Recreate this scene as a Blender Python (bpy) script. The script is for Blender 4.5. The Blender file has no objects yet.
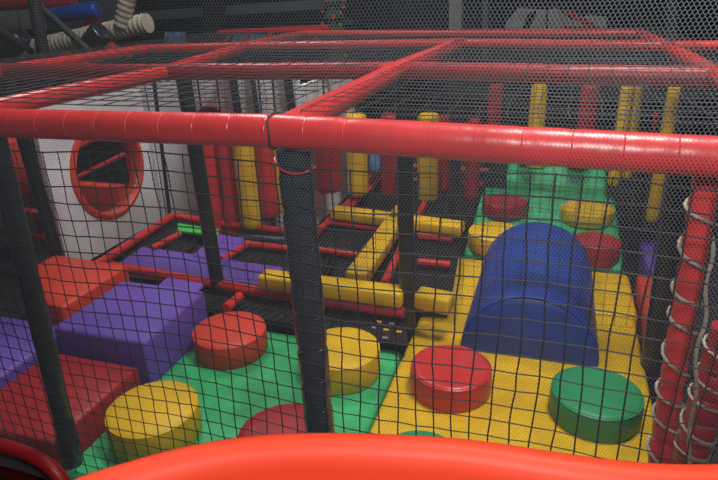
import bpy, bmesh, math, random
from mathutils import Vector, Matrix
random.seed(7)
S = bpy.context.scene
C = S.collection
PI = math.pi
# ------------------------------------------------------------ camera
FPX, PITCH, YAW, ROLL = 590.0, math.radians(22.69), math.radians(18.56), math.radians(-1.81)
CAM = Vector((0.5706, -1.1747, 1.6358))
_f0 = Vector((-math.sin(YAW), math.cos(YAW), 0)); _r0 = Vector((math.cos(YAW), math.sin(YAW), 0)); _u0 = Vector((0, 0, 1))
CF = _f0*math.cos(PITCH) - _u0*math.sin(PITCH)
_u1 = _f0*math.sin(PITCH) + _u0*math.cos(PITCH)
CR = _r0*math.cos(ROLL) + _u1*math.sin(ROLL)
CU = -_r0*math.sin(ROLL) + _u1*math.cos(ROLL)
cd = bpy.data.cameras.new('camera'); cam = bpy.data.objects.new('camera', cd); C.objects.link(cam)
cd.sensor_width = 36; cd.lens = FPX/718*36; cd.clip_start = .02; cd.clip_end = 100
cam.matrix_world = Matrix(((CR.x, CU.x, -CF.x, CAM.x), (CR.y, CU.y, -CF.y, CAM.y), (CR.z, CU.z, -CF.z, CAM.z), (0, 0, 0, 1)))
S.camera = cam
def ray(px, py): return CF + CR*((px-359)/FPX) - CU*((py-240)/FPX)
def PZ(px, py, z):
    d = ray(px, py); return CAM + d*((z-CAM.z)/d.z)
def PY(px, py, y):
    d = ray(px, py); return CAM + d*((y-CAM.y)/d.y)
def PX(px, py, x):
    d = ray(px, py); return CAM + d*((x-CAM.x)/d.x)
# ------------------------------------------------------------ light
S.view_settings.view_transform = 'Standard'; S.view_settings.look = 'None'
S.view_settings.gamma = 1; S.view_settings.use_curve_mapping = False
S.view_settings.exposure = 0.0
w = bpy.data.worlds.new('world'); S.world = w; w.use_nodes = True
w.node_tree.nodes['Background'].inputs[0].default_value = (.55, .62, .8, 1)
w.node_tree.nodes['Background'].inputs[1].default_value = .10
def area(name, loc, target, size, power, col=(1, 1, 1), size_y=None):
    l = bpy.data.lights.new(name, 'AREA'); l.energy = power; l.size = size; l.color = col
    if size_y: l.shape = 'RECTANGLE'; l.size_y = size_y
    o = bpy.data.objects.new(name, l); C.objects.link(o); o.location = loc
    o.rotation_euler = (Vector(target)-Vector(loc)).to_track_quat('-Z', 'Y').to_euler()
    return o
area('lamp_over_viewer', (.74, -1.22, 2.12), (.50, .8, .6), .22, 26, (1, .97, .93))
area('lamp_over_frame', (.9, .7, 4.0), (.4, 1.0, 0), .7, 120, (1, .97, .92))
area('lamp_over_hall', (-1.6, 2.2, 3.9), (-1.7, 1.8, .6), .7, 75, (1, .97, .93))
area('lamp_far_hall', (0.5, 6.6, 3.9), (0.5, 7.5, 1.2), 1.5, 40, (.85, .92, 1))

# ------------------------------------------------------------ materials
def mat(name, col, rough=.4, bump=0, bscale=30, spec=.5, var=0, metal=0, emis=None, wave=None):
    m = bpy.data.materials.new(name); m.use_nodes = True; nt = m.node_tree; b = nt.nodes['Principled BSDF']
    b.inputs['Base Color'].default_value = (*col, 1); b.inputs['Roughness'].default_value = rough
    b.inputs['Specular IOR Level'].default_value = spec; b.inputs['Metallic'].default_value = metal
    tc = nt.nodes.new('ShaderNodeTexCoord')
    if var:
        n = nt.nodes.new('ShaderNodeTexNoise'); n.inputs['Scale'].default_value = 9; n.inputs['Detail'].default_value = 4
        nt.links.new(tc.outputs['Object'], n.inputs['Vector'])
        r = nt.nodes.new('ShaderNodeValToRGB'); nt.links.new(n.outputs[0], r.inputs[0])
        r.color_ramp.elements[0].position = .3; r.color_ramp.elements[1].position = .7
        r.color_ramp.elements[0].color = (*[c*(1-var) for c in col], 1)
        r.color_ramp.elements[1].color = (*[min(1, c*(1+var*.5)) for c in col], 1)
        nt.links.new(r.outputs[0], b.inputs['Base Color'])
    if bump:
        if wave:
            n2 = nt.nodes.new('ShaderNodeTexWave'); n2.bands_direction = wave; n2.inputs['Distortion'].default_value = 1.5
        else:
            n2 = nt.nodes.new('ShaderNodeTexNoise'); n2.inputs['Detail'].default_value = 3
        n2.inputs['Scale'].default_value = bscale
        nt.links.new(tc.outputs['Object'], n2.inputs['Vector'])
        bp = nt.nodes.new('ShaderNodeBump'); bp.inputs['Strength'].default_value = bump; bp.inputs['Distance'].default_value = .01
        nt.links.new(n2.outputs[0 if not wave else 1], bp.inputs['Height']); nt.links.new(bp.outputs[0], b.inputs['Normal'])
    if emis:
        b.inputs['Emission Color'].default_value = (*emis[0], 1); b.inputs['Emission Strength'].default_value = emis[1]
    return m
RED = mat('red_vinyl', (.58, .028, .028), .34, .35, 14, .5, .15)
DRED = mat('dark_red_vinyl', (.33, .012, .018), .42, .35, 10, .4, .15)
YEL = mat('yellow_vinyl', (.72, .44, .006), .45, .4, 9, .4, .15)
GRN = mat('green_vinyl', (.045, .47, .17), .45, .45, 8, .4, .3)
GRN2 = mat('deep_green_vinyl', (.016, .27, .10), .45, .4, 9, .4, .15)
BLU = mat('blue_vinyl', (.012, .055, .33), .45, .4, 8, .4, .25)
PUR = mat('purple_vinyl', (.145, .075, .42), .5, .3, 10, .35, .12)
ORR = mat('orange_red_vinyl', (.62, .05, .025), .45, .3, 10, .4, .12)
BLKP = mat('black_blue_vinyl', (.026, .037, .050), .22, .3, 16, .6)
BLK = mat('black_vinyl', (.011, .015, .020), .28, .3, 16, .6)
BLKM = mat('black_matte', (.010, .011, .013), .7)
WEB = mat('black_webbing', (.014, .013, .018), .6, .8, 60, .3, .3)
NETM = mat('black_net_cord', (.012, .014, .018), .65)
MESH = mat('pale_mesh_thread', (.13, .15, .175), .6)
WHT = mat('white_panel', (.80, .79, .82), .6, .15, 5, .3, .08)
TAN = mat('beige_panel', (.38, .30, .26), .6, .1, 5, .3, .06)
SLD = mat('slide_plastic', (.86, .058, .020), .50, .05, 3, .35)
ROPE = mat('cream_rope', (.36, .33, .26), .85, .6, 90, .2, .3)
GRY = mat('grey_vinyl', (.07, .08, .10), .5)
CON = mat('hall_floor', (.02, .02, .023), .6, .2, 5, .3, .3)
WAL = mat('hall_wall_paint', (.030, .033, .040), .8, .1, 3, .2, .4)
DGR = mat('dark_grey_steel', (.06, .066, .078), .6)
LGT = mat('pale_grey_board', (.26, .26, .25), .7, 0, 5, .3, .3)
LBL = mat('pale_blue_fabric', (.16, .28, .50), .7, .5, 20, .3, .5)
GLD = mat('gold_bauble', (.6, .35, .05), .3, metal=.6)
TRE = mat('tree_needles', (.02, .05, .025), .8, .5, 40)
ORB = mat('orange_plastic', (.9, .25, .02), .35)
LIME = mat('bright_green_vinyl', (.06, .5, .07), .45)

# ------------------------------------------------------------ helpers
class MB:
    def __init__(s): s.v = []; s.f = []
    def add(s, v, f):
        n = len(s.v); s.v += [tuple(p) for p in v]; s.f += [tuple(i+n for i in q) for q in f]; return s
    def tube(s, pts, r, seg=14, cap=True, round_end=False):
        pts = [Vector(p) for p in pts]; n = len(pts)
        if not callable(r): rr = [r]*n
        else:
            L = [0]
            for i in range(1, n): L.append(L[-1]+(pts[i]-pts[i-1]).length)
            rr = [r(l, L[-1]) for l in L]
        vs = []; fs = []; up = None
        for i in range(n):
            t = (pts[min(i+1, n-1)]-pts[max(i-1, 0)]).normalized()
            if up is None:
                a = Vector((0, 0, 1)) if abs(t.z) < .9 else Vector((0, 1, 0))
                up = (a - t*a.dot(t)).normalized()
            else: up = (up - t*up.dot(t)).normalized()
            sd = t.cross(up)
            for k in range(seg):
                an = 2*PI*k/seg
                vs.append(pts[i] + (up*math.cos(an)+sd*math.sin(an))*rr[i])
        for i in range(n-1):
            for k in range(seg):
                k2 = (k+1) % seg
                fs.append((i*seg+k, i*seg+k2, (i+1)*seg+k2, (i+1)*seg+k))
        if cap:
            fs.append(tuple(range(seg))[::-1]); fs.append(tuple((n-1)*seg+k for k in range(seg)))
        return s.add(vs, fs)
    def box(s, lo, hi):
        (x0, y0, z0), (x1, y1, z1) = lo, hi
        v = [(x0, y0, z0), (x1, y0, z0), (x1, y1, z0), (x0, y1, z0), (x0, y0, z1), (x1, y0, z1), (x1, y1, z1), (x0, y1, z1)]
        return s.add(v, [(3, 2, 1, 0), (4, 5, 6, 7), (0, 1, 5, 4), (1, 2, 6, 5), (2, 3, 7, 6), (3, 0, 4, 7)])
    def hexa(s, top, bot):      # four top corners and four bottom corners, same order (counter-clockwise from above)
        return s.add(list(bot)+list(top), [(3, 2, 1, 0), (4, 5, 6, 7), (0, 1, 5, 4), (1, 2, 6, 5), (2, 3, 7, 6), (3, 0, 4, 7)])
    def build(s, name, m, parent=None, smooth=False, bevel=0, bseg=3, origin=None):
        me = bpy.data.meshes.new(name)
        o3 = Vector(origin) if origin is not None else (Vector() if parent is not None else s.base())
        me.from_pydata([tuple(Vector(p)-o3) for p in s.v], [], s.f); me.update()
        if bevel:
            bm = bmesh.new(); bm.from_mesh(me)
            bmesh.ops.recalc_face_normals(bm, faces=bm.faces)
            bmesh.ops.bevel(bm, geom=list(bm.edges), offset=bevel, segments=bseg, profile=.5, affect='EDGES', clamp_overlap=True)
            bm.to_mesh(me); bm.free(); smooth = True
        me.materials.append(m)
        if smooth:
            me.polygons.foreach_set('use_smooth', [True]*len(me.polygons))
            if hasattr(me, 'set_sharp_from_angle'): me.set_sharp_from_angle(angle=math.radians(50))
        o = bpy.data.objects.new(name, me); C.objects.link(o)
        if parent is not None:
            o.parent = parent; o.location = o3 - (parent_loc(parent))
        else: o.location = o3
        return o
    def base(s):
        n = len(s.v); zs = min(p[2] for p in s.v)
        return Vector((sum(p[0] for p in s.v)/n, sum(p[1] for p in s.v)/n, zs))
def parent_loc(p):
    v = Vector(p.location)
    while p.parent: p = p.parent; v += Vector(p.location)
    return v
def tag(o, label=None, cat=None, group=None, kind=None):
    if label: o['label'] = label
    if cat: o['category'] = cat
    if group: o['group'] = group
    if kind: o['kind'] = kind
    elif cat: o['kind'] = 'thing'
    return o
def empty(name, loc, label, cat, group=None):
    o = bpy.data.objects.new(name, None); C.objects.link(o); o.location = loc; o.empty_display_size = .1
    return tag(o, label, cat, group)
def struct(mb, name, m): return tag(mb.build(name, m), kind='structure')
def resample(pts, step):
    pts = [Vector(p) for p in pts]; out = [pts[0]]
    for a, b in zip(pts, pts[1:]):
        n = max(1, int(round((b-a).length/step)))
        for i in range(1, n+1): out.append(a.lerp(b, i/n))
    return out
def pad(name, pts, r, m, label, cat, group=None, pitch=.085, depth=.05, ties=None, parent=None, sag=0, seg=18):
    """foam pad over a pipe, pinched in by cable ties at a regular pitch"""
    P = resample(pts, pitch/6 if pitch else .08)
    if sag:
        n = len(P)
        for i, p in enumerate(P): p.z -= sag*math.sin(PI*i/(n-1))
    ph = random.random()*pitch if pitch else 0
    def rf(l, L):
        if not pitch: return r
        t = ((l+ph) % pitch)/pitch
        return r*(1 - depth*max(0, 1-abs(t-.5)*5)**1.5)
    mb = MB().tube(P, rf, seg)
    if parent is not None: return mb.build(name, m, parent, smooth=True)
    o = mb.build(name, m, smooth=True); tag(o, label, cat, group)
    if ties is not None:
        Ls = 0
        for i in range(1, len(P)-1):
            Ls += (P[i]-P[i-1]).length
            t = ((Ls+ph) % pitch)/pitch
            if abs(t-.5) < 1/12.5:
                d = (P[i+1]-P[i-1]).normalized(); a = Vector((0, 0, 1)) if abs(d.z) < .9 else Vector((0, 1, 0))
                u = (a-d*a.dot(d)).normalized(); v = d.cross(u)
                ring = [P[i]+(u*math.cos(k*PI/9)+v*math.sin(k*PI/9))*r*(1-depth*.75) for k in range(19)]
                MB().tube(ring, .0016, 6, cap=False).build('cable_tie', ties, o, smooth=True)
    return o

# ------------------------------------------------------------ the hall
struct(MB().box((-9, -4, -.12), (8, 10.2, 0)), 'floor', CON)
struct(MB().box((-9, 10, 0), (8, 10.2, 4.6)), 'wall_back', WAL)
struct(MB().box((-9.2, -4, 0), (-9, 10.2, 4.6)), 'wall_left', WAL)
struct(MB().box((8, -4, 0), (8.2, 10.2, 4.6)), 'wall_right', WAL)
struct(MB().box((-9, -4.2, 0), (8, -4, 4.6)), 'wall_front', WAL)
struct(MB().box((-9.2, -4.2, 4.6), (8.2, 10.2, 4.7)), 'ceiling', WAL)

# ------------------------------------------------------------ top frame: padded rails
ZT = 1.35
N0 = PY(0, 123, 0); NJ = PY(277, 131, 0); N1 = PY(718, 157, 0)
dl = (N0-NJ).normalized(); dr = (N1-NJ).normalized()
pad('padded_rail', [NJ+dl*2.1, NJ, NJ+dr*1.35], .037, RED, 'thick glossy red padded beam running across the front of the frame, nearest the viewer', 'beam',
    'red padded beams of the top frame', .09, .035, ties=RED, seg=28)
J = {k: PZ(x, y, ZT) for k, (x, y) in dict(CM=(404, 70), CF=(462, 43), RF2=(640, 33.5), RF1=(665, 46), RM=(714, 77), LF2=(305, 33.5), LF1=(247, 46), LM=(166, 72),
     L2F=(145, 49), L2M=(10, 71), RMfar=(760, 79), RF1far=(718, 47)).items()}
G = 'red padded beams of the top frame'
def ext(a, b, d): a = Vector(a); b = Vector(b); return b + (b-a).normalized()*d
pad('padded_rail', [J['L2M'] + Vector((-.6, .0, 0)), J['LM'], J['CM'], PZ(560, 74, ZT), J['RM'], J['RM']+Vector((1.2, .0, 0))], .035, DRED,
    'dark red netted cross beam, second from the front, cord lattice over it', 'beam', G, .055, .05)
pad('padded_rail', [J['L2F'], J['LF1'], J['CF'], J['RF1'], J['RF1']+Vector((1.5, .0, 0))], .026, RED,
    'thin red cross beam third from the front, running off to the right edge', 'beam', G, .12, .04)
pad('padded_rail', [J['LF2'], J['RF2']], .026, RED, 'farthest and highest red cross beam at the back of the top frame', 'beam', G, .12, .04)
pad('padded_rail', [NJ+Vector((.012, .03, .0)), J['CM']+Vector((0, 0, .012)), J['CF']], .034, RED,
    'red depth beam in the middle, running back from the joint above the black post', 'beam', G, .10, .04)
pad('padded_rail', [ext(J['RF1'], J['RM'], .9), J['RM']+Vector((0, 0, .01)), J['RF1'], J['RF2']], .030, RED,
    'red depth beam at the right, dropping from the far corner to the right edge', 'beam', G, .10, .04)
pad('padded_rail', [PZ(-90, 128, ZT), PZ(0, 107, ZT), J['LM'], J['LF1'], J['LF2']], .030, RED,
    'long red depth beam left of the middle, crossing the second beam', 'beam', G, .10, .04)
pad('padded_rail', [PZ(-60, 82, ZT), PZ(0, 71, ZT), J['L2F']], .028, RED,
    'outermost red beam on the left, below the rope-wrapped log', 'beam', G, .10, .04)

# ------------------------------------------------------------ posts
GP = 'black padded upright posts of the frame'
def post(a, b, r, label, m=BLK, pitch=.085, depth=.06, name='padded_post', group=GP, ties=None):
    return pad(name, [a, b], r, m, label, 'post', group, pitch, depth, ties)
a, b = PY(297, 150, .005), PY(317, 430, .005)
def vpost(px, py, y, ztop, zbot, r, label, lean=None, **k):
    p = PY(px, py, y)
    return post((p.x, y, ztop), (p.x + (lean or 0), y, zbot), r, label, **k)
nearpost = post((a.x-.022, .035, 1.31), (b.x+.008, .035, 0), .041, 'fat shiny black padded post in front, joined under the red beam', m=BLKP, pitch=.095, depth=.13, ties=BLK)
# red net cord tied round the head of the near post, black lacing round the beam
ring = [Vector((a.x-.021+.046*math.cos(t), .035+.043*math.sin(t), 1.275-.012*math.cos(t*1)+.006*math.cos(2*t))) for t in [2*PI*i/24 for i in range(25)]]
tag(MB().tube(ring, .0022, 6, cap=False).build('tie_cord', RED, smooth=True), 'thin red cord looped round the head of the front black post', 'cord')
jn = NJ + Vector((-.004, 0, 0))
ring = [jn + Vector((.004*math.sin(3*t), .0395*math.sin(t), .0395*math.cos(t))) for t in [2*PI*i/24 for i in range(25)]]
tag(MB().tube(ring, .0024, 6, cap=False).build('lacing_cord', NETM, smooth=True), 'black lacing cord wound round the front red beam at its joint', 'cord')
p1, p2 = PY(10, 200, .03), PY(70, 460, .03)
d = (p2-p1)
post(p1 - d*(1.28-p1.z)/d.z*-1 if False else Vector((p1.x-(p2.x-p1.x)*.12, .03, 1.31)), Vector((p2.x+.008, .03, 0)), .031, 'wide black padded post at the far left front, by the purple and red steps')
for px, py, px2, py2, y, r, zt, lab in [
    (187, 100, 221, 305, 1.19, .036, 1.31, 'black padded post left of the front post, rising beside the red disc'),
    (405, 170, 408, 345, 1.19, .036, 1.31, 'black padded post between the yellow beam and the yellow mat'),
    (679, 190, 648, 388, 1.19, .045, 1.31, 'black padded post at the right, behind the red roped column'),
    (455, 165, 455, 260, 2.35, .036, 1.31, 'black padded post left of the far green mat'),
    (24, 140, 56, 250, 1.155, .034, 1.31, 'black padded post at the near end of the white panel'),
    (155, 90, 166, 200, 2.02, .013, 1.31, 'thin black pole standing against the white panel'),
    (236, 100, 243, 130, 2.09, .026, 1.31, 'black pole seen over the front beam, left of two others'),
    (255, 95, 260, 130, 2.09, .016, 1.31, 'thin black pole seen over the front beam between two thicker ones'),
    (290, 95, 295, 130, 2.09, .026, 1.31, 'thick black pole seen over the front beam just left of the middle depth beam'),
    (524, 160, 524, 190, 3.3, .036, 1.25, 'black post far back behind the blue half cylinder'),
    (640, 180, 636, 250, 2.6, .034, 1.31, 'black post far back right, past the green mat'),
    ]:
    A, B = PY(px, py, y), PY(px2, py2, y)
    k = (B.x-A.x)/(B.z-A.z); k = max(-.05, min(.05, k))
    zb = 0.0
    post((A.x+k*(zt-A.z), y, zt), (A.x+k*(zb-A.z), y, zb), r, lab, pitch=.11, depth=.04)

# red column with cream rope wound round it
def rope_column(A, B, r, label, rl, turns, name='padded_post', m=RED):
    o = pad(name, [A, B], r, m, label, 'post', 'red roped columns at the right edge', .075, .24)
    A = Vector(A); B = Vector(B); n = turns*16
    pts = []
    for i in range(n+1):
        t = i/n; an = t*turns*2*PI + .6*math.sin(t*9); q = A.lerp(B, .03+.94*t) + Vector((0, 0, .012*math.sin(t*31)))
        rr = r+.004
        pts.append(q+Vector((math.cos(an)*rr, math.sin(an)*rr, 0)))
    tag(MB().tube(pts, .0036, 7).build('rope', ROPE, smooth=True), rl, 'rope', 'cream ropes on the red columns')
A, B = PY(708, 170, .06), PY(664, 480, .06)
rope_column((A.x, .06, 1.30), (B.x+.0, .06, 0.0), .0255, 'red padded column at the right edge under the front beam, wound with rope', 'cream rope winding down the red column at the right edge', 15)
A = PY(714, 350, .25)
rope_column((A.x+.03, .27, .86), (A.x-.02, .27, 0.0), .042, 'short bulging red padded column low in the right corner', 'cream rope looped round the short bulging red column', 11, m=DRED)
pts = [PY(x, y, .1) for x, y in ((700, 170), (712, 190), (706, 222), (716, 250), (704, 285), (708, 320), (694, 352), (698, 392), (688, 430), (690, 470))]
def smooth_path(P, it=3):
    for _ in range(it):
        Q = [P[0]]
        for a_, b_ in zip(P, P[1:]): Q += [a_.lerp(b_, .25), a_.lerp(b_, .75)]
        Q.append(P[-1]); P = Q
    return P
tag(MB().tube(smooth_path(pts), .0042, 7).build('rope', ROPE, smooth=True), 'loose cream rope hanging down just right of the red roped column', 'rope', 'cream ropes on the red columns')

# ------------------------------------------------------------ lower floor mats
ZM = .15
def mat_block(name, x0, x1, y0, y1, z0, z1, m, label, cat='mat', group=None, bevel=.025, zfar=None, seam=None):
    zf = z1 if zfar is None else zfar
    mb = MB().hexa([(x0, y0, z1), (x1, y0, z1), (x1, y1, zf), (x0, y1, zf)], [(x0, y0, z0), (x1, y0, z0), (x1, y1, z0), (x0, y1, z0)])
    o = mb.build(name, m, bevel=bevel, bseg=4)
    tag(o, label, cat, group)
    return o
mat_block('floor_mat', -.93, .024, -.02, 1.02, 0, ZM, GRN, 'green floor mat left of the front post, carrying red and yellow discs', group='floor mats of the front bays')
mat_block('floor_mat', .030, 1.04, .12, 1.585, 0, ZM, YEL, 'yellow floor mat at the front right, carrying a red and a green disc', group='floor mats of the front bays')
mat_block('floor_mat', .04, 1.055, 1.60, 2.09, 0, ZM, YEL, 'yellow mat under the back end of the blue half cylinder', group='floor mats of the front bays')
# blue half cylinder
def half_cyl(cx, y0, y1, r, z0):
    root = empty('half_cylinder', (cx, (y0+y1)/2, z0), 'big blue half cylinder lying on the yellow mats', 'soft play hump')
    mb = MB(); n = 28; ys = [y0, y0+.012, y0+.03]+[y0+.03+(y1-y0-.06)*i/14 for i in range(1, 14)]+[y1-.03, y1-.012, y1]
    rs = [r-.03, r-.009, r]+[r]*13+[r, r-.009, r-.03]
    vs = []; fs = []
    for y, q in zip(ys, rs):
        for k in range(n+1):
            an = PI*k/n; vs.append((cx+math.cos(an)*q, y, z0+math.sin(an)*q*1.0))
    m = n+1
    for i in range(len(ys)-1):
        for k in range(n): fs.append((i*m+k, (i+1)*m+k, (i+1)*m+k+1, i*m+k+1))
    fs.append(tuple(range(m))); L = (len(ys)-1)*m; fs.append(tuple(range(L, L+m))[::-1])
    for i in range(len(ys)-1): fs.append((i*m, i*m+n, (i+1)*m+n, (i+1)*m))
    mb.add(vs, fs).build('cover', BLU, root, smooth=True)
    arc = [Vector((cx+math.cos(PI*k/24)*(r-.006), y0+.014, z0+.006+math.sin(PI*k/24)*(r-.008))) for k in range(25)]
    MB().tube(arc, .0035, 8).build('piping', BLU, root, smooth=True)
    return root
half_cyl(.560, 1.10, 2.04, .293, ZM+.001)
# discs
def disc(x, y, z, r, h, m, label, tilt=(0, 0), piping=None):
    root = empty('stepping_disc', (x, y, z), label, 'stepping disc', 'round foam stepping discs')
    prof = [(0, 0), (r*.96, 0), (r*1.0, .012), (r*1.01, h*.5), (r, h-.020), (r-.002, h-.012), (r-.007, h-.005), (r-.014, h-.001), (r-.024, h+.001), (r*.7, h+.004), (r*.3, h+.005), (0, h+.005)]
    seg = 40; vs = []; fs = []
    for (q, zz) in prof:
        for k in range(seg):
            a_ = 2*PI*k/seg; wob = 1+.006*math.sin(5*a_+x*9)
            vs.append((x+q*wob*math.cos(a_), y+q*wob*math.sin(a_), z+zz))
    for i in range(len(prof)-1):
        for k in range(seg):
            k2 = (k+1) % seg; fs.append((i*seg+k, i*seg+k2, (i+1)*seg+k2, (i+1)*seg+k))
    cv = MB().add(vs, fs).build('foam_cover', m, root, smooth=True)
    rg = [Vector((x+(r-.0035)*math.cos(2*PI*k/40), y+(r-.0035)*math.sin(2*PI*k/40), z+h-.009)) for k in range(41)]
    MB().tube(rg, .0032, 7, cap=False).build('piping', piping or m, cv, smooth=True)
    return root
def disc_px(px, py, wpx, h, m, label, z=ZM, **k):
    """px,py = centre of the top face"""
    p = PZ(px, py, z+h); r = wpx/2/FPX*(p-CAM).dot(CF)
    return disc(p.x, p.y, z, r, h, m, label, **k)
disc_px(451, 365, 81, .11, RED, 'red disc standing on the front yellow mat')
disc_px(597, 390, 88, .11, GRN2, 'green disc at the right of the front yellow mat')
disc_px(420, 457, 84, .09, GRN2, 'green disc on the yellow mat, cut off by the slide rim')
disc_px(341, 346, 78, .13, YEL, 'yellow disc on the green mat just right of the front black post')
disc_px(229, 328, 73, .115, ORR, 'red disc at the back left corner of the green mat')
disc_px(152, 406, 90, .13, YEL, 'yellow disc at the left edge of the green mat')
disc_px(286, 433, 98, .10, DRED, 'dark red disc behind the front post, mostly hidden by the slide rim')

# far green ramp and its discs
r0 = mat_block('ramp_mat', .13, 1.03, 2.12, 3.05, 0, .17, GRN, 'far green ramp rising behind the blue half cylinder', zfar=.30, bevel=.03)
mat_block('ramp_mat', .28, .98, 3.07, 3.6, 0, .36, GRN, 'farthest green block on top of the green ramp', zfar=.46, bevel=.03)
def rz(y): return .17+.13*(y-2.12)/.93
for px, py, wpx, m, lab, h in [(496, 229, 54, YEL, 'yellow disc on the far ramp, left of the blue half cylinder', .11),
                            (505, 198, 44, DRED, 'dark red disc on the far green ramp, back left', .10),
                            (597, 238, 46, DRED, 'dark red disc on the far green ramp, in front of a yellow one', .12),
                            (588, 205, 51, YEL, 'yellow disc on the far green ramp, right, behind the dark red one', .09)]:
    z = .2
    for _ in range(4):
        p = PZ(px, py, z+h); z = rz(p.y)
    rr = wpx/2/FPX*(p-CAM).dot(CF)
    disc(p.x, p.y, z-.008, rr, h, m, lab)
for px, py, m, lab in [(533, 170, YEL, 'small yellow disc at the very back on the green block'), (580, 168, DRED, 'small dark red disc at the very back on the green block')]:
    p = PZ(px, py, .5); disc(p.x, 3.32, .405, .085, .09, m, lab)

# ------------------------------------------------------------ stepping blocks at the left
GB = 'foam stepping blocks at the left'
def quad_block(name, P4, z0, m, label, cat='foam block', group=GB, bevel=.018):
    mb = MB().hexa(P4, [Vector((p.x, p.y, z0)) for p in P4]); return tag(mb.build(name, m, bevel=bevel, bseg=3), label, cat, group)
def rect(x0, x1, y0, y1, z): return [Vector((x0, y0, z)), Vector((x1, y0, z)), Vector((x1, y1, z)), Vector((x0, y1, z))]
quad_block('foam_block', rect(-1.40, -.93, .50, .97, .35), .0, PUR, 'bright purple stepping block beside the green mat')
P5 = [PZ(x, y, .37) for x, y in ((47, 304), (62, 308), (128, 265), (55, 254), (24, 271))]
mb = MB().add([Vector((p.x, p.y, 0)) for p in P5]+P5, [(4, 3, 2, 1, 0), (5, 6, 7, 8, 9)]+[(i, (i+1) % 5, 5+(i+1) % 5, 5+i) for i in range(5)])
tag(mb.build('foam_block', ORR, bevel=.016), 'orange red stepping block below the white panel, highest of the steps', 'foam block', GB)
quad_block('foam_block', rect(-1.40, -.95, .0, .47, .25), .0, DRED, 'dark red low block between the purple block and the left front post')
quad_block('foam_block', rect(-1.97, -1.43, .16, .63, .27), .0, PUR, 'shadowy purple block behind the left front post')
quad_block('foam_block', rect(-2.5, -2.0, .2, .7, .32), .0, PUR, 'purple block at the extreme left edge')
pts = smooth_path([PZ(-20, 441, .35), PZ(20, 450, .35), PZ(48, 464, .33), PZ(64, 481, .28), PZ(72, 505, .2)])
tag(MB().tube(pts, .022, 14).build('padded_pipe', DRED, smooth=True), 'dark red curved pipe in the bottom left corner', 'pipe', 'red padded pipes of the deck')

# ------------------------------------------------------------ raised deck behind: pipes, beams, webbing beds
ZD = .27
GD = 'red padded pipes of the deck'
def pipe(pp, r, label, m=RED, z=ZD, group=GD):
    pts = [PZ(x, y, z) for x, y in pp]
    return pad('padded_pipe', pts, r, m, label, 'pipe', group, .10, .05)
pipe([(112, 266), (164, 275), (245, 289), (330, 302), (404, 313)], .026, 'long red pipe in front of the yellow beam, from the steps to the middle post')
pipe([(78, 276), (108, 258), (172, 216)], .026, 'red pipe along the foot of the white panel with the round hole')
pipe([(176, 216), (215, 223), (285, 231)], .024, 'red pipe at the foot of the punch bags, farthest of three')
pipe([(240, 237), (285, 240)], .018, 'thin grey pipe between two red ones left of the front post', GRY, group=None)
pipe([(246, 244), (290, 249)], .020, 'red pipe bounding the small black bed left of the front post')
pipe([(222, 260), (249, 243)], .020, 'short red pipe running back beside the purple mat')
pipe([(152, 248), (180, 234)], .018, 'short red pipe beside the bright green strip')
pipe([(226, 308), (240, 296)], .024, 'short red pipe behind the red disc running up to the long pipe')
pipe([(318, 231), (350, 201), (383, 170)], .022, 'red pipe along the foot of the far white panel')
pipe([(334, 222), (392, 168)], .018, 'second red pipe parallel to the foot of the far white panel')
pipe([(316, 249), (358, 255)], .022, 'short red cross pipe left of the yellow depth beam')
pipe([(330, 222), (380, 229)], .020, 'red pipe just under the far yellow cross beam')
pipe([(384, 284), (406, 238), (424, 204)], .022, 'red pipe running back along the right of the yellow depth beam')
pipe([(418, 236), (452, 239)], .022, 'red cross pipe right of the middle post, upper one')
pipe([(418, 262), (450, 265)], .022, 'red cross pipe right of the middle post, lower one')
def beam_px(pp, w, h, label, z=.33, name='foam_beam', m=YEL):
    P = [PZ(x, y, z) for x, y in pp]; mb = MB(); a_, b_ = P
    d_ = (b_-a_).normalized(); s_ = Vector((-d_.y, d_.x, 0))*w/2; up = Vector((0, 0, h/2))
    mb.hexa([a_-s_*-1+up, a_-s_+up, b_-s_+up, b_+s_+up][::-1], [a_+s_-up, a_-s_-up, b_-s_-up, b_+s_-up][::-1])
    o = mb.build(name, m, bevel=.016, bseg=3); return tag(o, label, 'foam beam', 'yellow foam beams of the deck')
beam_px([(262, 279), (404, 297)], .10, .08, 'near yellow cross beam behind the long red pipe', z=.34)
beam_px([(417, 297), (452, 304)], .10, .08, 'short piece of yellow cross beam between middle post and yellow mat', z=.34)
beam_px([(356, 279), (404, 210)], .12, .07, 'yellow beam running back between the two cross beams', z=.33)
beam_px([(333, 212), (463, 229)], .11, .07, 'far yellow cross beam', z=.33)
def flat_px(name, pp, z, t, m, label, cat, group=None, bevel=.01):
    P = [PZ(x, y, z) for x, y in pp]
    return quad_block(name, P, z-t, m, label, cat, group, bevel)
GM = 'purple mats on the raised deck'
flat_px('deck_mat', [(118, 263), (262, 285), (284, 267), (142, 246)], .255, .04, PUR, 'dark purple strip of mat across the deck behind the steps', 'mat', GM)
flat_px('deck_mat', [(156, 286), (196, 292), (226, 262), (192, 256)], .275, .02, PUR, 'bright purple mat piece between the long pipe and the purple block', 'mat', GM)
flat_px('deck_mat', [(192, 255), (226, 261), (246, 238), (216, 233)], .275, .02, PUR, 'purple mat piece in front of the red punch bag', 'mat', GM)
flat_px('edge_strip', [(176, 230), (218, 235), (219, 229), (178, 223)], .29, .02, LIME, 'bright green strip on the deck near the white panel', 'strip', None, .004)
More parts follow.
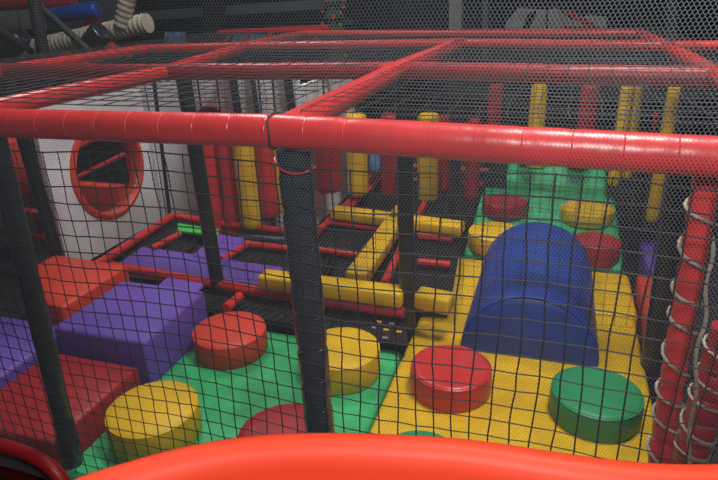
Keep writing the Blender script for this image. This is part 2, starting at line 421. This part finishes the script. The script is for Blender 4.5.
# webbing beds (black, ridged)
def bed(pp, z, label, n=14):
    P = [PZ(x, y, z) for x, y in pp]
    root = empty('webbing_bed', (P[0]+P[1]+P[2]+P[3])/4-Vector((0, 0, .012)), label, 'net floor', 'black webbing beds')
    MB().hexa(P, [p-Vector((0, 0, .012)) for p in P]).build('sheet', WEB, root)
    for i in range(n):
        t = (i+.5)/n; a_ = P[0].lerp(P[1], t); b_ = P[3].lerp(P[2], t)
        MB().tube([a_+Vector((0, 0, .004)), b_+Vector((0, 0, .004))], .006, 6).build('strap', WEB, root, smooth=True)
bed([(160, 300), (408, 345), (405, 316), (216, 287)], .215, 'black webbing bed below the long red pipe, behind the green mat', 26)
bed([(225, 262), (330, 278), (345, 250), (252, 243)], .235, 'black webbing bed left of and behind the front black post', 12)
bed([(305, 292), (345, 284), (358, 257), (318, 250)], .235, 'black webbing bed just right of the front black post', 8)
bed([(318, 250), (362, 254), (384, 226), (334, 219)], .235, 'black webbing bed between red pipe and far yellow cross beam', 9)
bed([(340, 207), (396, 215), (404, 198), (352, 190)], .235, 'black webbing bed beyond the far yellow cross beam', 9)
bed([(112, 258), (176, 262), (205, 236), (168, 222)], .225, 'black webbing bed along the foot of the white panel', 8)
bed([(366, 300), (450, 306), (462, 236), (404, 230)], .230, 'black webbing bed right of the yellow depth beam', 14)
bed([(404, 220), (468, 226), (482, 180), (424, 172)], .230, 'black webbing bed behind the far yellow cross beam, centre', 12)

# small pale studs on webbing
for i, (x, y) in enumerate([(386, 330), (392, 324), (399, 332), (385, 338), (379, 322), (374, 328)]):
    p = PZ(x, y, .222)
    tag(MB().box((p.x-.012, p.y-.006, .2185), (p.x+.012, p.y+.006, .226)).build('webbing_tag', LGT if i % 2 else YEL), 'tiny pale tag on the black webbing behind the yellow disc', 'tag', 'tiny tags on the black webbing')

# ------------------------------------------------------------ white panels with round red holes
def circle_panel(origin, U, V, L, Hh, hc, hr, thick, m, name, parent):
    """panel in plane (U,V) with a round hole at hc=(u,v) radius hr"""
    origin = Vector(origin); U = Vector(U); V = Vector(V); Nn = U.cross(V)
    vs = []; fs = []; n = 48; u0, v0 = hc
    def edge(an):   # ray to rectangle border
        c_, s_ = math.cos(an), math.sin(an); ts = []
        if c_ > 1e-6: ts.append((L-u0)/c_)
        if c_ < -1e-6: ts.append(-u0/c_)
        if s_ > 1e-6: ts.append((Hh-v0)/s_)
        if s_ < -1e-6: ts.append(-v0/s_)
        return min(ts)
    angs = sorted([2*PI*k/n for k in range(n)]+[math.atan2(b_-v0, a_-u0) % (2*PI) for a_ in (0, L) for b_ in (0, Hh)])
    n = len(angs)
    for off in (0, -thick):
        for an in angs:
            vs.append(origin+U*(u0+hr*math.cos(an))+V*(v0+hr*math.sin(an))+Nn*off)
            t = edge(an); vs.append(origin+U*(u0+t*math.cos(an))+V*(v0+t*math.sin(an))+Nn*off)
    for k in range(n):
        k2 = (k+1) % n; o2 = 2*n
        fs += [(2*k, 2*k+1, 2*k2+1, 2*k2), (o2+2*k, o2+2*k2, o2+2*k2+1, o2+2*k+1), (2*k, 2*k2, o2+2*k2, o2+2*k), (2*k+1, o2+2*k+1, o2+2*k2+1, 2*k2+1)]
    return MB().add(vs, fs).build(name, m, parent)
def round_hole(parent, ctr, U, V, r, depth, m=RED):
    ctr = Vector(ctr); U = Vector(U); V = Vector(V); Nn = U.cross(V)
    prof = [(r*1.14, 0), (r*1.14, .012), (r*1.09, .022), (r*1.03, .022), (r, .010), (r, -depth), (r+.012, -depth), (r+.012, -.03)]
    seg = 48; vs = []; fs = []
    for q, h in prof:
        for k in range(seg):
            a_ = 2*PI*k/seg; vs.append(ctr+U*(q*math.cos(a_))+V*(q*math.sin(a_))+Nn*h)
    for i in range(len(prof)-1):
        for k in range(seg):
            k2 = (k+1) % seg; fs.append((i*seg+k, i*seg+k2, (i+1)*seg+k2, (i+1)*seg+k))
    MB().add(vs, fs).build('tunnel_ring', m, parent, smooth=True)
XW = -1.97; ZB = .22; ZW = 1.18
pa = PX(109, 168, XW)
rootA = empty('play_panel', (XW, 1.55, ZB), 'white play panel with a round red hole at the left', 'play panel', 'white play panels')
y0, y1 = 1.195, 2.12
zs = PX(175, 165, XW).z       # beige band between the two white boards
circle_panel((XW, y0, ZB), (0, 1, 0), (0, 0, 1), y1-y0, ZW-ZB, (pa.y-y0, pa.z-ZB), .275, .03, WHT, 'board', rootA)
round_hole(rootA, (XW, pa.y, pa.z), (0, 1, 0), (0, 0, 1), .275, .06, ORR)
q2 = PX(129, 165, XW-.09)
MB().box((XW-.105, q2.y, pa.z-.36), (XW-.085, pa.y+.38, pa.z+.36)).build('inner_panel', RED, rootA)
q1 = PY(100, 186, pa.y+.17)
tag(MB().box((-2.9, pa.y+.17, 0), (XW-.11, pa.y+.25, q1.z)).build('foam_block', ORR, bevel=.012), 'orange red block behind the white panel, seen through its round hole', 'foam block')
YW = 2.13
rootB = empty('play_panel', (-1.45, YW, ZB), 'white play panel behind the punch bags with a dark red round hole', 'play panel', 'white play panels')
pb = PY(214, 128, YW)
circle_panel((XW, YW, ZB), (1, 0, 0), (0, 0, 1), 1.08, ZW-ZB, (pb.x-XW, pb.z-ZB), .13, .03, WHT, 'board', rootB)
# U x V for this panel points to -Y already (toward the viewer)
round_hole(rootB, (pb.x, YW, pb.z), (1, 0, 0), (0, 0, 1), .13, .18, DRED)
rootC = empty('play_panel', (-.88, 2.7, ZB), 'white play panel running back on the right of the punch bags', 'play panel', 'white play panels')
MB().box((-.89, 2.135, ZB), (-.86, 3.1, ZW-.04)).build('board', WHT, rootC)

# inside of the room behind the round hole: red bars
for i, (a_, b_) in enumerate([((74, 179), (132, 150)), ((70, 150), (98, 138))]):
    A, B = PX(*a_, -2.6), PX(*b_, -2.75)
    tag(MB().tube([A, B], .018, 10).build('padded_pipe', RED, smooth=True), ['slanting red pipe seen through the round hole, lower one', 'slanting red pipe seen through the round hole, upper one'][i], 'pipe', GD)

# red play pieces beyond the open side left of the white panel
p = PY(10, 165, 1.75)
tag(MB().tube([(p.x-.02, 1.75, p.z-.16), (p.x-.01, 1.75, p.z-.13), (p.x, 1.75, p.z), (p.x, 1.75, p.z+.14), (p.x, 1.75, p.z+.17)], lambda l, L: .11 if l < .02 else .14 if l < .2 else .15, 24).build('foam_drum', ORR, smooth=True), 'orange red drum at the far left edge under the front beam', 'drum')
tag(MB().tube([(p.x-.02, 1.75, 0), (p.x-.02, 1.75, p.z-.16)], .035, 12).build('padded_post', BLKM, smooth=True), 'black post carrying the orange red drum at the left edge', 'post')
A, B = PY(-20, 203, 1.5), PY(42, 214, 1.5)
pad('padded_pipe', [A, B], .022, RED, 'glossy red pipe at the far left below the orange red drum', 'pipe', GD, .1, .05)
pad('padded_pipe', [A-Vector((0, 0, .17)), B-Vector((0, 0, .17))], .018, DRED, 'dark red pipe at the far left, lower one below the drum', 'pipe', GD, .1, .05)

# ------------------------------------------------------------ punch bags
GBAG = 'hanging foam punch bags'
def bag(px, y, pyt, pyb, wpx, m, label, strap=True):
    y = min(y, 2.93)
    T, Bt = PY(px, pyt, y), PY(px, pyb, y)
    r = wpx/2/FPX*((T+Bt)/2-CAM).dot(CF); x = (Bt.x+T.x)/2
    root = empty('punch_bag', (x, y, Bt.z), label, 'punch bag', GBAG)
    h = T.z-Bt.z; mb = MB(); seg = 20
    prof = [(0, 0), (r*.8, .004), (r*.97, .02), (r, .04)]+[(r*(1+.02*math.sin(i*1.7)), .04+(h-.08)*i/8) for i in range(1, 8)]+[(r, h-.04), (r*.97, h-.02), (r*.8, h-.004), (0, h)]
    vs = []; fs = []
    for q, zz in prof:
        for k in range(seg): vs.append((x+q*math.cos(2*PI*k/seg), y+q*math.sin(2*PI*k/seg), Bt.z+zz))
    for i in range(len(prof)-1):
        for k in range(seg): fs.append((i*seg+k, i*seg+(k+1) % seg, (i+1)*seg+(k+1) % seg, (i+1)*seg+k))
    mb.add(vs, fs).build('foam_body', m, root, smooth=True)
    if T.z < 1.3: MB().tube([(x, y, T.z-.004), (x, y, 1.35)], .006, 6).build('hanging_strap', BLKM, root)
bag(211, 1.98, 128, 234, 19, RED, 'red punch bag farthest left, in front of the white panel')
bag(229, 2.0, 128, 236, 17, RED, 'second red punch bag from the left')
bag(247, 1.97, 128, 227, 22, YEL, 'yellow punch bag left of the front black post')
bag(267, 2.0, 128, 216, 18, RED, 'red punch bag between yellow ones left of the front black post')
bag(280, 2.02, 128, 212, 12, YEL, 'yellow punch bag half hidden behind the front black post')
bag(327, 2.22, 120, 191, 27, DRED, 'dark red punch bag just right of the front black post')
bag(357, 2.6, 113, 195, 21, YEL, 'yellow punch bag over the far yellow cross beam')
bag(377, 3.2, 120, 172, 16, LBL, 'pale blue punch bag far back between yellow and red')
bag(393, 2.9, 113, 197, 24, DRED, 'dark red punch bag left of the middle black post')
bag(428, 2.9, 113, 204, 21, YEL, 'yellow punch bag right of the middle black post')
bag(444, 3.3, 115, 190, 14, DRED, 'slim dark red punch bag behind the yellow one by the middle post')
bag(473, 3.4, 118, 200, 14, DRED, 'dark red punch bag above the far ramp, left')
bag(494, 3.9, 84, 150, 14, DRED, 'dark red bag seen over the front beam, right of the middle depth beam')
bag(537, 3.5, 84, 150, 16, YEL, 'yellow bag seen over the front beam above the blue half cylinder')
bag(587, 3.8, 84, 150, 18, DRED, 'dark red bag seen over the front beam, between two yellow ones')
bag(620, 3.1, 84, 186, 12, YEL, 'yellow bag right of centre, left one of a close pair')
bag(633, 3.3, 84, 178, 10, YEL, 'yellow bag right of centre, right one of a close pair')
bag(663, 2.45, 84, 222, 13, YEL, 'long yellow bag hanging left of the right black post')
bag(672, 2.6, 84, 225, 9, PUR, 'slim purple bag between two long yellow bags at the right')
bag(680, 2.25, 84, 256, 12, YEL, 'longest yellow bag, nearest the right black post')
bag(645, 2.9, 110, 215, 10, DRED, 'slim dark red bag left of the long yellow bags')
# right side bits past the frame
mat_block('foam_block', 1.08, 1.21, 1.4, 2.0, 0, .20, ORR, 'orange red block at the right of the yellow mats', 'foam block', 'foam blocks at the right', .02)
mat_block('foam_block', 1.16, 1.34, 2.15, 2.6, 0, .16, PUR, 'purple block behind the orange red one at the right', 'foam block', 'foam blocks at the right', .02)
mat_block('foam_block', 1.4, 1.9, .6, 1.1, 0, .15, DRED, 'dark red block beyond the roped columns', 'foam block', 'foam blocks at the right', .02)
for i, (x0, x1, y_) in enumerate([(-.84, .10, 3.3), (-.84, .10, 3.7), (-.84, .10, 4.2)]):
    tag(MB().tube(resample([(x0, y_, .23), (x1, y_, .23)], .1), .03, 12).build('padded_pipe', DRED, smooth=True),
        ['dark red cross pipe beyond the centre webbing bed, nearest of three', 'dark red cross pipe beyond the centre webbing bed, middle of three', 'dark red cross pipe deepest on the deck'][i], 'pipe', GD)
tag(MB().box((-1.96, 1.26, 0), (.02, 4.6, .2)).build('deck_platform', BLKM), 'low black deck under the yellow beams and webbing beds', 'platform')

# ------------------------------------------------------------ nets
def net(name, O, U, V, LU, LV, cell, r, label, sag=.0, m=NETM, knots=True, group='black knotted nets', seed=0, wob=.004, both=True):
    O = Vector(O); U = Vector(U).normalized(); V = Vector(V).normalized(); Nn = U.cross(V)
    rnd = random.Random(seed); nu = int(LU/cell)+1; nv = int(LV/cell)+1
    grid = {}
    for i in range(nu):
        for j in range(nv):
            a_, b_ = i*cell, j*cell
            s_ = sag*math.sin(PI*a_/LU)*math.sin(PI*b_/LV)
            da = wob*(math.sin(b_*9+i*.7+seed)+rnd.uniform(-.5, .5)); db = wob*(math.sin(a_*7+seed*2+1)*2+rnd.uniform(-.5, .5))
            grid[i, j] = O+U*(a_+da)+V*(b_+db)+Nn*(s_+.3*wob*math.sin(a_*5+b_*4))
    mb = MB()
    for i in range(nu): mb.tube([grid[i, j] for j in range(nv)], r, 4)
    for j in range(nv): mb.tube([grid[i, j] for i in range(nu)], r, 4)
    if knots:
        k = r*1.9
        for p in grid.values():
            mb.add([p+Vector(q)*k for q in ((1, 0, 0), (-1, 0, 0), (0, 1, 0), (0, -1, 0), (0, 0, 1), (0, 0, -1))],
                   [(0, 2, 4), (2, 1, 4), (1, 3, 4), (3, 0, 4), (2, 0, 5), (1, 2, 5), (3, 1, 5), (0, 3, 5)])
    o = mb.build(name, m); tag(o, label, 'net', group); return o
net('safety_net', (-1.9, -.005, .02), (1, 0, 0), (0, 0, 1), 3.0, 1.31, .047, .0019, 'black knotted net hanging down under the front red beam', wob=.0045, seed=1)
net('safety_net', (-1.0, 1.22, .30), (1, 0, 0), (0, 0, 1), 2.2, 1.04, .050, .0011, 'black net hanging across the frame at the second row of posts', seed=2, knots=False)
net('safety_net', (-2.0, .06, 1.394), (1, 0, 0), (0, 1, 0), 2.0, 1.1, .075, .0014, 'black net roof stretched over the front left bay', sag=-.008, seed=3, wob=.006)
net('safety_net', (.03, .06, 1.394), (1, 0, 0), (0, 1, 0), 1.1, 1.1, .064, .0012, 'black net roof stretched over the front right bay', sag=-.008, seed=4, wob=.006, knots=False)
net('safety_net', (-2.0, 1.16, 1.392), (1, 0, 0), (0, 1, 0), 3.2, 1.9, .085, .0013, 'black net roof stretched over the rear bays', sag=-.008, seed=5, wob=.006, knots=False)
net('safety_net', (-1.98, 1.0, .34), (0, 1, 0), (0, 0, 1), 1.1, .98, .05, .0012, 'black net standing just in front of the white panel', seed=6, knots=False)
net('safety_net', (.0, 2.42, .35), (1, 0, 0), (0, 0, 1), 1.15, .95, .05, .0013, 'black net across the bay in front of the far green ramp', seed=8, knots=False)

# fine pale mesh in front of everything but the slide
def fine_mesh():
    mb = MB(); x0, x1, z0, z1 = -1.25, 1.25, .25, 2.12; px_, pz_ = .0070, .0112; rr = .00037; Y = -.12
    def dsp(x, z): return Y + .012*math.sin(x*2.3+z*1.7)+.004*math.sin(x*9-z*6)
    def warp(x, z): return (x+.0018*math.sin(z*11+x*3)+.0012*math.sin(z*23), z+.0018*math.sin(x*13+z*2))
    h1, h2 = pz_*.34, pz_*.16          # slanting and upright leg of each hexagon
    W_ = x1-x0; H = z1-z0; step = h1+h2; rows = int(H/step)
    for sg in (1, -1):
        c0 = -int(rows/2+2) if sg == 1 else 0
        c1 = int(W_/px_) if sg == 1 else int(W_/px_+rows/2+2)
        for c in range(c0, c1):
            pts = []
            for j in range(rows):
                xx = x0+px_*(c+sg*j*.5)
                if xx < x0 or xx > x1: continue
                for z_ in (z0+j*step, z0+j*step+h2):
                    X_, Z_ = warp(xx, z_); pts.append(Vector((X_, dsp(X_, Z_), Z_)))
            if len(pts) > 3: mb.tube(pts, rr, 3, cap=False)
    return mb.build('fine_mesh', MESH)
tag(fine_mesh(), 'fine pale diamond mesh sheet hanging in front of the whole frame', 'mesh')

# ------------------------------------------------------------ the slide rim
rim_px = [(30, 520), (50, 500), (76, 482), (120, 468), (175, 452), (220, 443), (262, 438), (305, 436), (350, 436), (400, 438), (450, 441), (500, 447), (560, 457), (610, 464), (660, 469), (718, 470), (790, 466), (860, 455)]
R0 = smooth_path([PZ(x, y+11, .86) for x, y in rim_px], 2)
prof = [(-.030, -.30), (-.034, -.06), (-.034, -.012), (-.027, .006), (-.014, .015), (0, .018), (.014, .015), (.027, .004), (.038, -.018), (.052, -.05), (.075, -.10), (.11, -.17), (.17, -.25), (.26, -.31), (.38, -.34), (.52, -.35)]
vs = []; fs = []; n = len(R0)
cc = Vector((CAM.x-.1, CAM.y+.1, .86))
for i in range(n):
    t = (R0[min(i+1, n-1)]-R0[max(i-1, 0)]).normalized(); nn = Vector((t.y, -t.x, 0))
    if nn.dot(cc-R0[i]) < 0: nn = -nn
    inn = (cc-R0[i]); inn.z = 0; dist = inn.length; inn.normalize()
    for (q, h) in prof:
        k_ = min(1, max(0, (q-.1)/.3)); dirn = (nn*(1-k_)+inn*k_).normalized()
        vs.append(R0[i]+dirn*min(q, dist*.9)+Vector((0, 0, h)))
m_ = len(prof)
for i in range(n-1):
    for k in range(m_-1): fs.append((i*m_+k, (i+1)*m_+k, (i+1)*m_+k+1, i*m_+k+1))
sl = MB().add(vs, fs).build('slide', SLD, smooth=True)
tag(sl, 'glossy bright orange red plastic slide rim curving across the bottom', 'slide')
so = sl.modifiers.new('thick', 'SOLIDIFY'); so.thickness = .006; so.offset = 0

# ------------------------------------------------------------ background
A0 = PY(30, 60, 3.4)
def cyl(px0, px1, y, thick, m, name, label, cat, group=None, y2=None, wrap=None):
    A, B = PY(*px0, y), PY(*px1, y2 or y); r = thick/2/FPX*((A+B)/2-CAM).dot(CF)
    rf = r
    if wrap:
        st = resample([A, B], .012); return tag(MB().tube(st, lambda l, L: r*(1+.07*math.sin(l/.012*PI/2*1.0)), 16).build(name, m, smooth=True), label, cat, group)
    ln = (B-A).length
    def rf(l, L): return r*(.8 if min(l, L-l) < .004 else .95 if min(l, L-l) < .02 else 1)
    d_ = (B-A).normalized()
    st = [A, A+d_*.01, A+d_*.03, A.lerp(B, .5), B-d_*.03, B-d_*.01, B]
    o = tag(MB().tube(st, rf, 18).build(name, m, smooth=True), label, cat, group)
    if name == 'climbing_log':
        T = max((A, B), key=lambda q: q.z)
        MB().tube([T, (T.x, T.y, 4.6)], .006, 6).build('hanging_cable', BLKM, o)
    return o
GH = 'hanging logs of the climbing course at the top left'
cyl((18, 52), (148, 23), 3.3, 18, ROPE, 'climbing_log', 'rope-wrapped cream log hanging at the top left', 'log', GH, wrap=1)
cyl((122, 26), (130, -12), 3.25, 16, ROPE, 'climbing_log', 'upright rope-wrapped cream log crossing the long one', 'log', GH, wrap=1)
cyl((48, 16), (98, 9), 3.6, 15, BLU, 'climbing_log', 'short glossy blue cylinder above the rope-wrapped log', 'log', GH)
cyl((86, 52), (102, 30), 3.0, 22, BLK, 'climbing_log', 'short black cylinder hanging in front of the rope log', 'log', GH)
cyl((4, 58), (22, 34), 3.0, 20, BLK, 'climbing_log', 'short black cylinder at the far left end of the rope log', 'log', GH)
cyl((32, -10), (45, 62), 2.7, 12, BLKM, 'support_pole', 'black upright pole at the top left in front of the logs', 'pole', 'black poles at the top left')
cyl((36, 2), (92, 54), 2.75, 7, BLKM, 'support_pole', 'black brace slanting down to the right from the top left pole', 'pole', 'black poles at the top left')
cyl((-5, 26), (32, 52), 2.75, 7, BLKM, 'support_pole', 'black brace slanting down at the left edge', 'pole', 'black poles at the top left')
cyl((-10, 6), (75, 2), 3.9, 10, DRED, 'padded_pipe', 'dark red pipe along the top left edge of the view', 'pipe', GD)
for i, (x, y, r_) in enumerate([(62, 50, .09), (78, 44, .10), (92, 24, .07), (110, 50, .08), (68, 56, .08)]):
    p = PY(x, y, 3.7); bm = MB(); n_ = 14; vs = []; fs = []
    for a_ in range(n_+1):
        for b_ in range(18):
            th = PI*a_/n_; ph = 2*PI*b_/18; q = r_*(1+.12*math.sin(3*ph+i)*math.sin(2*th))
            vs.append(p+Vector((q*1.3*math.sin(th)*math.cos(ph), q*math.sin(th)*math.sin(ph), q*math.cos(th))))
    for a_ in range(n_):
        for b_ in range(18): fs.append((a_*18+b_, a_*18+(b_+1) % 18, (a_+1)*18+(b_+1) % 18, (a_+1)*18+b_))
    tag(bm.add(vs, fs).build('foam_cushion', RED, smooth=True), ['red cushion low behind the rope log, left', 'bumpy red cushion between the two black cylinders', 'small red cushion on top of the rope log', 'red cushion right of the right black cylinder', 'lowest red cushion above the left beam'][i], 'cushion', 'red cushions behind the rope log')
p = PY(127, 45, 3.75); p.z = A0.z+.008
bm = bmesh.new(); bmesh.ops.create_icosphere(bm, subdivisions=3, radius=.028); me = bpy.data.meshes.new('ball'); bm.to_mesh(me); bm.free(); me.materials.append(ORB)
o = bpy.data.objects.new('ball', me); C.objects.link(o); o.location = p; tag(o, 'small orange ball right of the black cylinder at the top left', 'ball')
A = PY(30, 60, 3.4); B = PY(135, 60, 3.4)
tag(MB().box((A.x-.3, 3.35, 0), (B.x+.3, 4.7, A.z-.02)).build('climbing_platform', BLKM), 'black platform under the cushions at the top left', 'platform')
A = PY(160, 46, 5.3); B = PY(275, 46, 5.3)
tag(MB().box((A.x, 5.15, 0), (B.x, 5.5, A.z-.002)).build('storage_cabinet', BLKM), 'long dark cabinet behind the frame carrying pale blue cloths', 'cabinet')
A = PY(500, 34, 6.5); B = PY(612, 34, 6.5)
tag(MB().box((A.x, 6.3, 0), (B.x, 7.2, A.z-.002)).build('stage_platform', BLKM), 'dark stage under the pale painted backdrop at the back', 'stage')
# grey board behind the logs
A = PY(100, 10, 4.6)
tag(MB().box((A.x-1.0, 4.6, 1.35), (A.x+.25, 4.66, 2.6)).build('backing_board', DGR), 'dark grey board behind the rope logs', 'board')
A = PY(-20, 30, 4.2); B = PY(40, 10, 4.2)
tag(MB().box((A.x, 4.2, A.z), (B.x, 4.24, B.z+.25)).build('backing_board', LGT), 'pale board at the top left corner behind the black pole', 'board')
# steel gantry of the hall and the red ladder truss
def bar(px0, px1, y, t, m, name, label, cat, group=None, parent=None, depth=.08):
    A, B = PY(*px0, y), PY(*px1, y); d_ = (B-A).normalized(); h = t/2/FPX*((A+B)/2-CAM).dot(CF)
    s_ = Vector((-d_.z, 0, d_.x))*h; q = Vector((0, depth, 0))
    mb = MB().hexa([A+s_, B+s_, B+s_+q, A+s_+q], [A-s_, B-s_, B-s_+q, A-s_+q])
    o = mb.build(name, m, parent)
    if parent is None: tag(o, label, cat, group)
    return o
bar((110, 18), (340, 3), 5.5, 9, DGR, 'steel_girder', 'dark grey steel beam crossing high behind the frame', 'beam', 'grey steel members of the hall', depth=.2)
bar((140, 36), (350, 22), 5.9, 5, DGR, 'steel_girder', 'thin grey steel beam below the high one', 'beam', 'grey steel members of the hall', depth=.1)
bar((208, -30), (212, 60), 5.2, 16, BLKM, 'steel_upright', 'dark column behind the top beams, left of the red truss', 'column', 'dark columns of the hall', depth=.2)
T0 = PY(218, 46, 4.8)
tr = empty('truss', (T0.x, 4.8, T0.z), 'red ladder-like truss behind the far left corner of the frame', 'truss')
bar((218, 32), (328, 27), 4.8, 4, RED, 'chord', None, None, parent=tr, depth=.05); bar((216, 47), (328, 45), 4.8, 4, RED, 'chord', None, None, parent=tr, depth=.05)
for a_, b_ in (((222, 45), (232, 32)), ((238, 45), (250, 31)), ((290, 45), (302, 29)), ((312, 44), (323, 28)), ((262, 45), (272, 31))):
    bar(a_, b_, 4.8, 3, RED, 'web_bar', None, None, parent=tr, depth=.04)
for i, (x0, y0_, x1, y1_) in enumerate([(164, 32, 182, 46), (232, 34, 262, 46), (240, 28, 252, 31)]):
    A = PY(x0, y1_, 5.3); B = PY(x1, y0_, 5.3)
    mb = MB(); nseg = 16; vs = []
    for k in range(nseg+1):
        t = k/nseg; x = A.x+(B.x-A.x)*t; yy = 5.3+.03*math.sin(t*19)
        vs += [(x, yy, A.z), (x+.04, yy, B.z), (x, yy+.02, A.z), (x+.04, yy+.02, B.z)]
    fs = []
    for k in range(nseg):
        a_ = 4*k; fs += [(a_, a_+4, a_+5, a_+1), (a_+2, a_+3, a_+7, a_+6), (a_+1, a_+5, a_+7, a_+3), (a_, a_+2, a_+6, a_+4)]
    tag(mb.add(vs, fs).build('cloth', LBL), ['pale blue cloth draped behind the frame, far left of the truss', 'pale blue crumpled cloth behind the red truss', 'scrap of pale blue cloth above the red truss'][i], 'cloth', 'pale blue cloths behind the frame')
# decorated tree
p = PY(335, 36, 5.0)
tree = empty('decorated_tree', (p.x, 5.0, .0), 'narrow decorated tree with gold and red baubles behind the frame', 'tree')
mb = MB()
for k in range(9):
    z_ = 1.0+k*.14; rr_ = .16-.012*k; vs = []; n_ = 18
    for q in range(n_):
        a_ = 2*PI*q/n_; rk = rr_*(1 if q % 2 else .72); vs.append((p.x+rk*math.cos(a_), 5.0+rk*math.sin(a_), z_-.03*(q % 2)))
    vs.append((p.x, 5.0, z_+.2)); vs.append((p.x, 5.0, z_-.01))
    mb.add(vs, [(q, (q+1) % n_, n_) for q in range(n_)]+[((q+1) % n_, q, n_+1) for q in range(n_)])
mb.build('branches', TRE, tree)
MB().tube([(p.x, 5.0, 0), (p.x, 5.0, 1.1)], .03, 10).build('trunk', BLKM, tree, smooth=True)
rn = random.Random(3)
for k in range(42):
    z_ = 1.02+rn.random()*1.1; a_ = rn.uniform(PI, 2*PI); rr_ = .155-.075*(z_-1)
    bm = bmesh.new(); bmesh.ops.create_icosphere(bm, subdivisions=1, radius=.018)
    me = bpy.data.meshes.new('bauble'); bm.to_mesh(me); bm.free(); me.materials.append([GLD, RED, GLD][k % 3])
    o = bpy.data.objects.new('bauble', me); C.objects.link(o); o.parent = tree; o.location = (rr_*math.cos(a_), rr_*math.sin(a_), z_)
# pale pillars and painted backdrop at the back
for x, w_, lab, m in [(455, 12, 'pale narrow pillar on the back wall behind the middle', LGT), (672, 9, 'dim grey pillar on the back wall toward the right', DGR), (485, 5, 'thin dim pillar right of the pale one on the back wall', DGR)]:
    bar((x, 60), (x, -40), 7.0, w_, m, 'back_post', lab, 'pillar', 'pillars at the back of the hall', depth=.2)
A = PY(506, 34, 6.5); B = PY(606, 8, 6.5)
st = empty('backdrop', (A.x, 6.5, A.z), 'pale angular painted backdrop standing far behind the back beam', 'backdrop')
def poly(pp, y, m, t=.03, name='panel'):
    P = [PY(a_, b_, y) for a_, b_ in pp]; n_ = len(P)
    mb = MB().add(P+[q+Vector((0, t, 0)) for q in P], [tuple(range(n_)), tuple(range(n_, 2*n_))[::-1]]+[(i, i+n_, (i+1) % n_+n_, (i+1) % n_) for i in range(n_)])
    return mb.build(name, m, st)
poly([(548, 34), (608, 34), (606, 17), (590, 15), (572, 20), (556, 8), (548, 10)], 6.5, LGT)
poly([(505, 34), (520, 34), (528, 14), (536, 10), (536, 16), (526, 34), (546, 34), (546, 10), (518, 8), (506, 22)], 6.52, LGT)
poly([(560, 10), (572, 10), (598, 26), (592, 29)], 6.48, DRED, name='stripe')
poly([(562, 26), (600, 27), (600, 29), (562, 28)], 6.47, DRED, name='stripe')
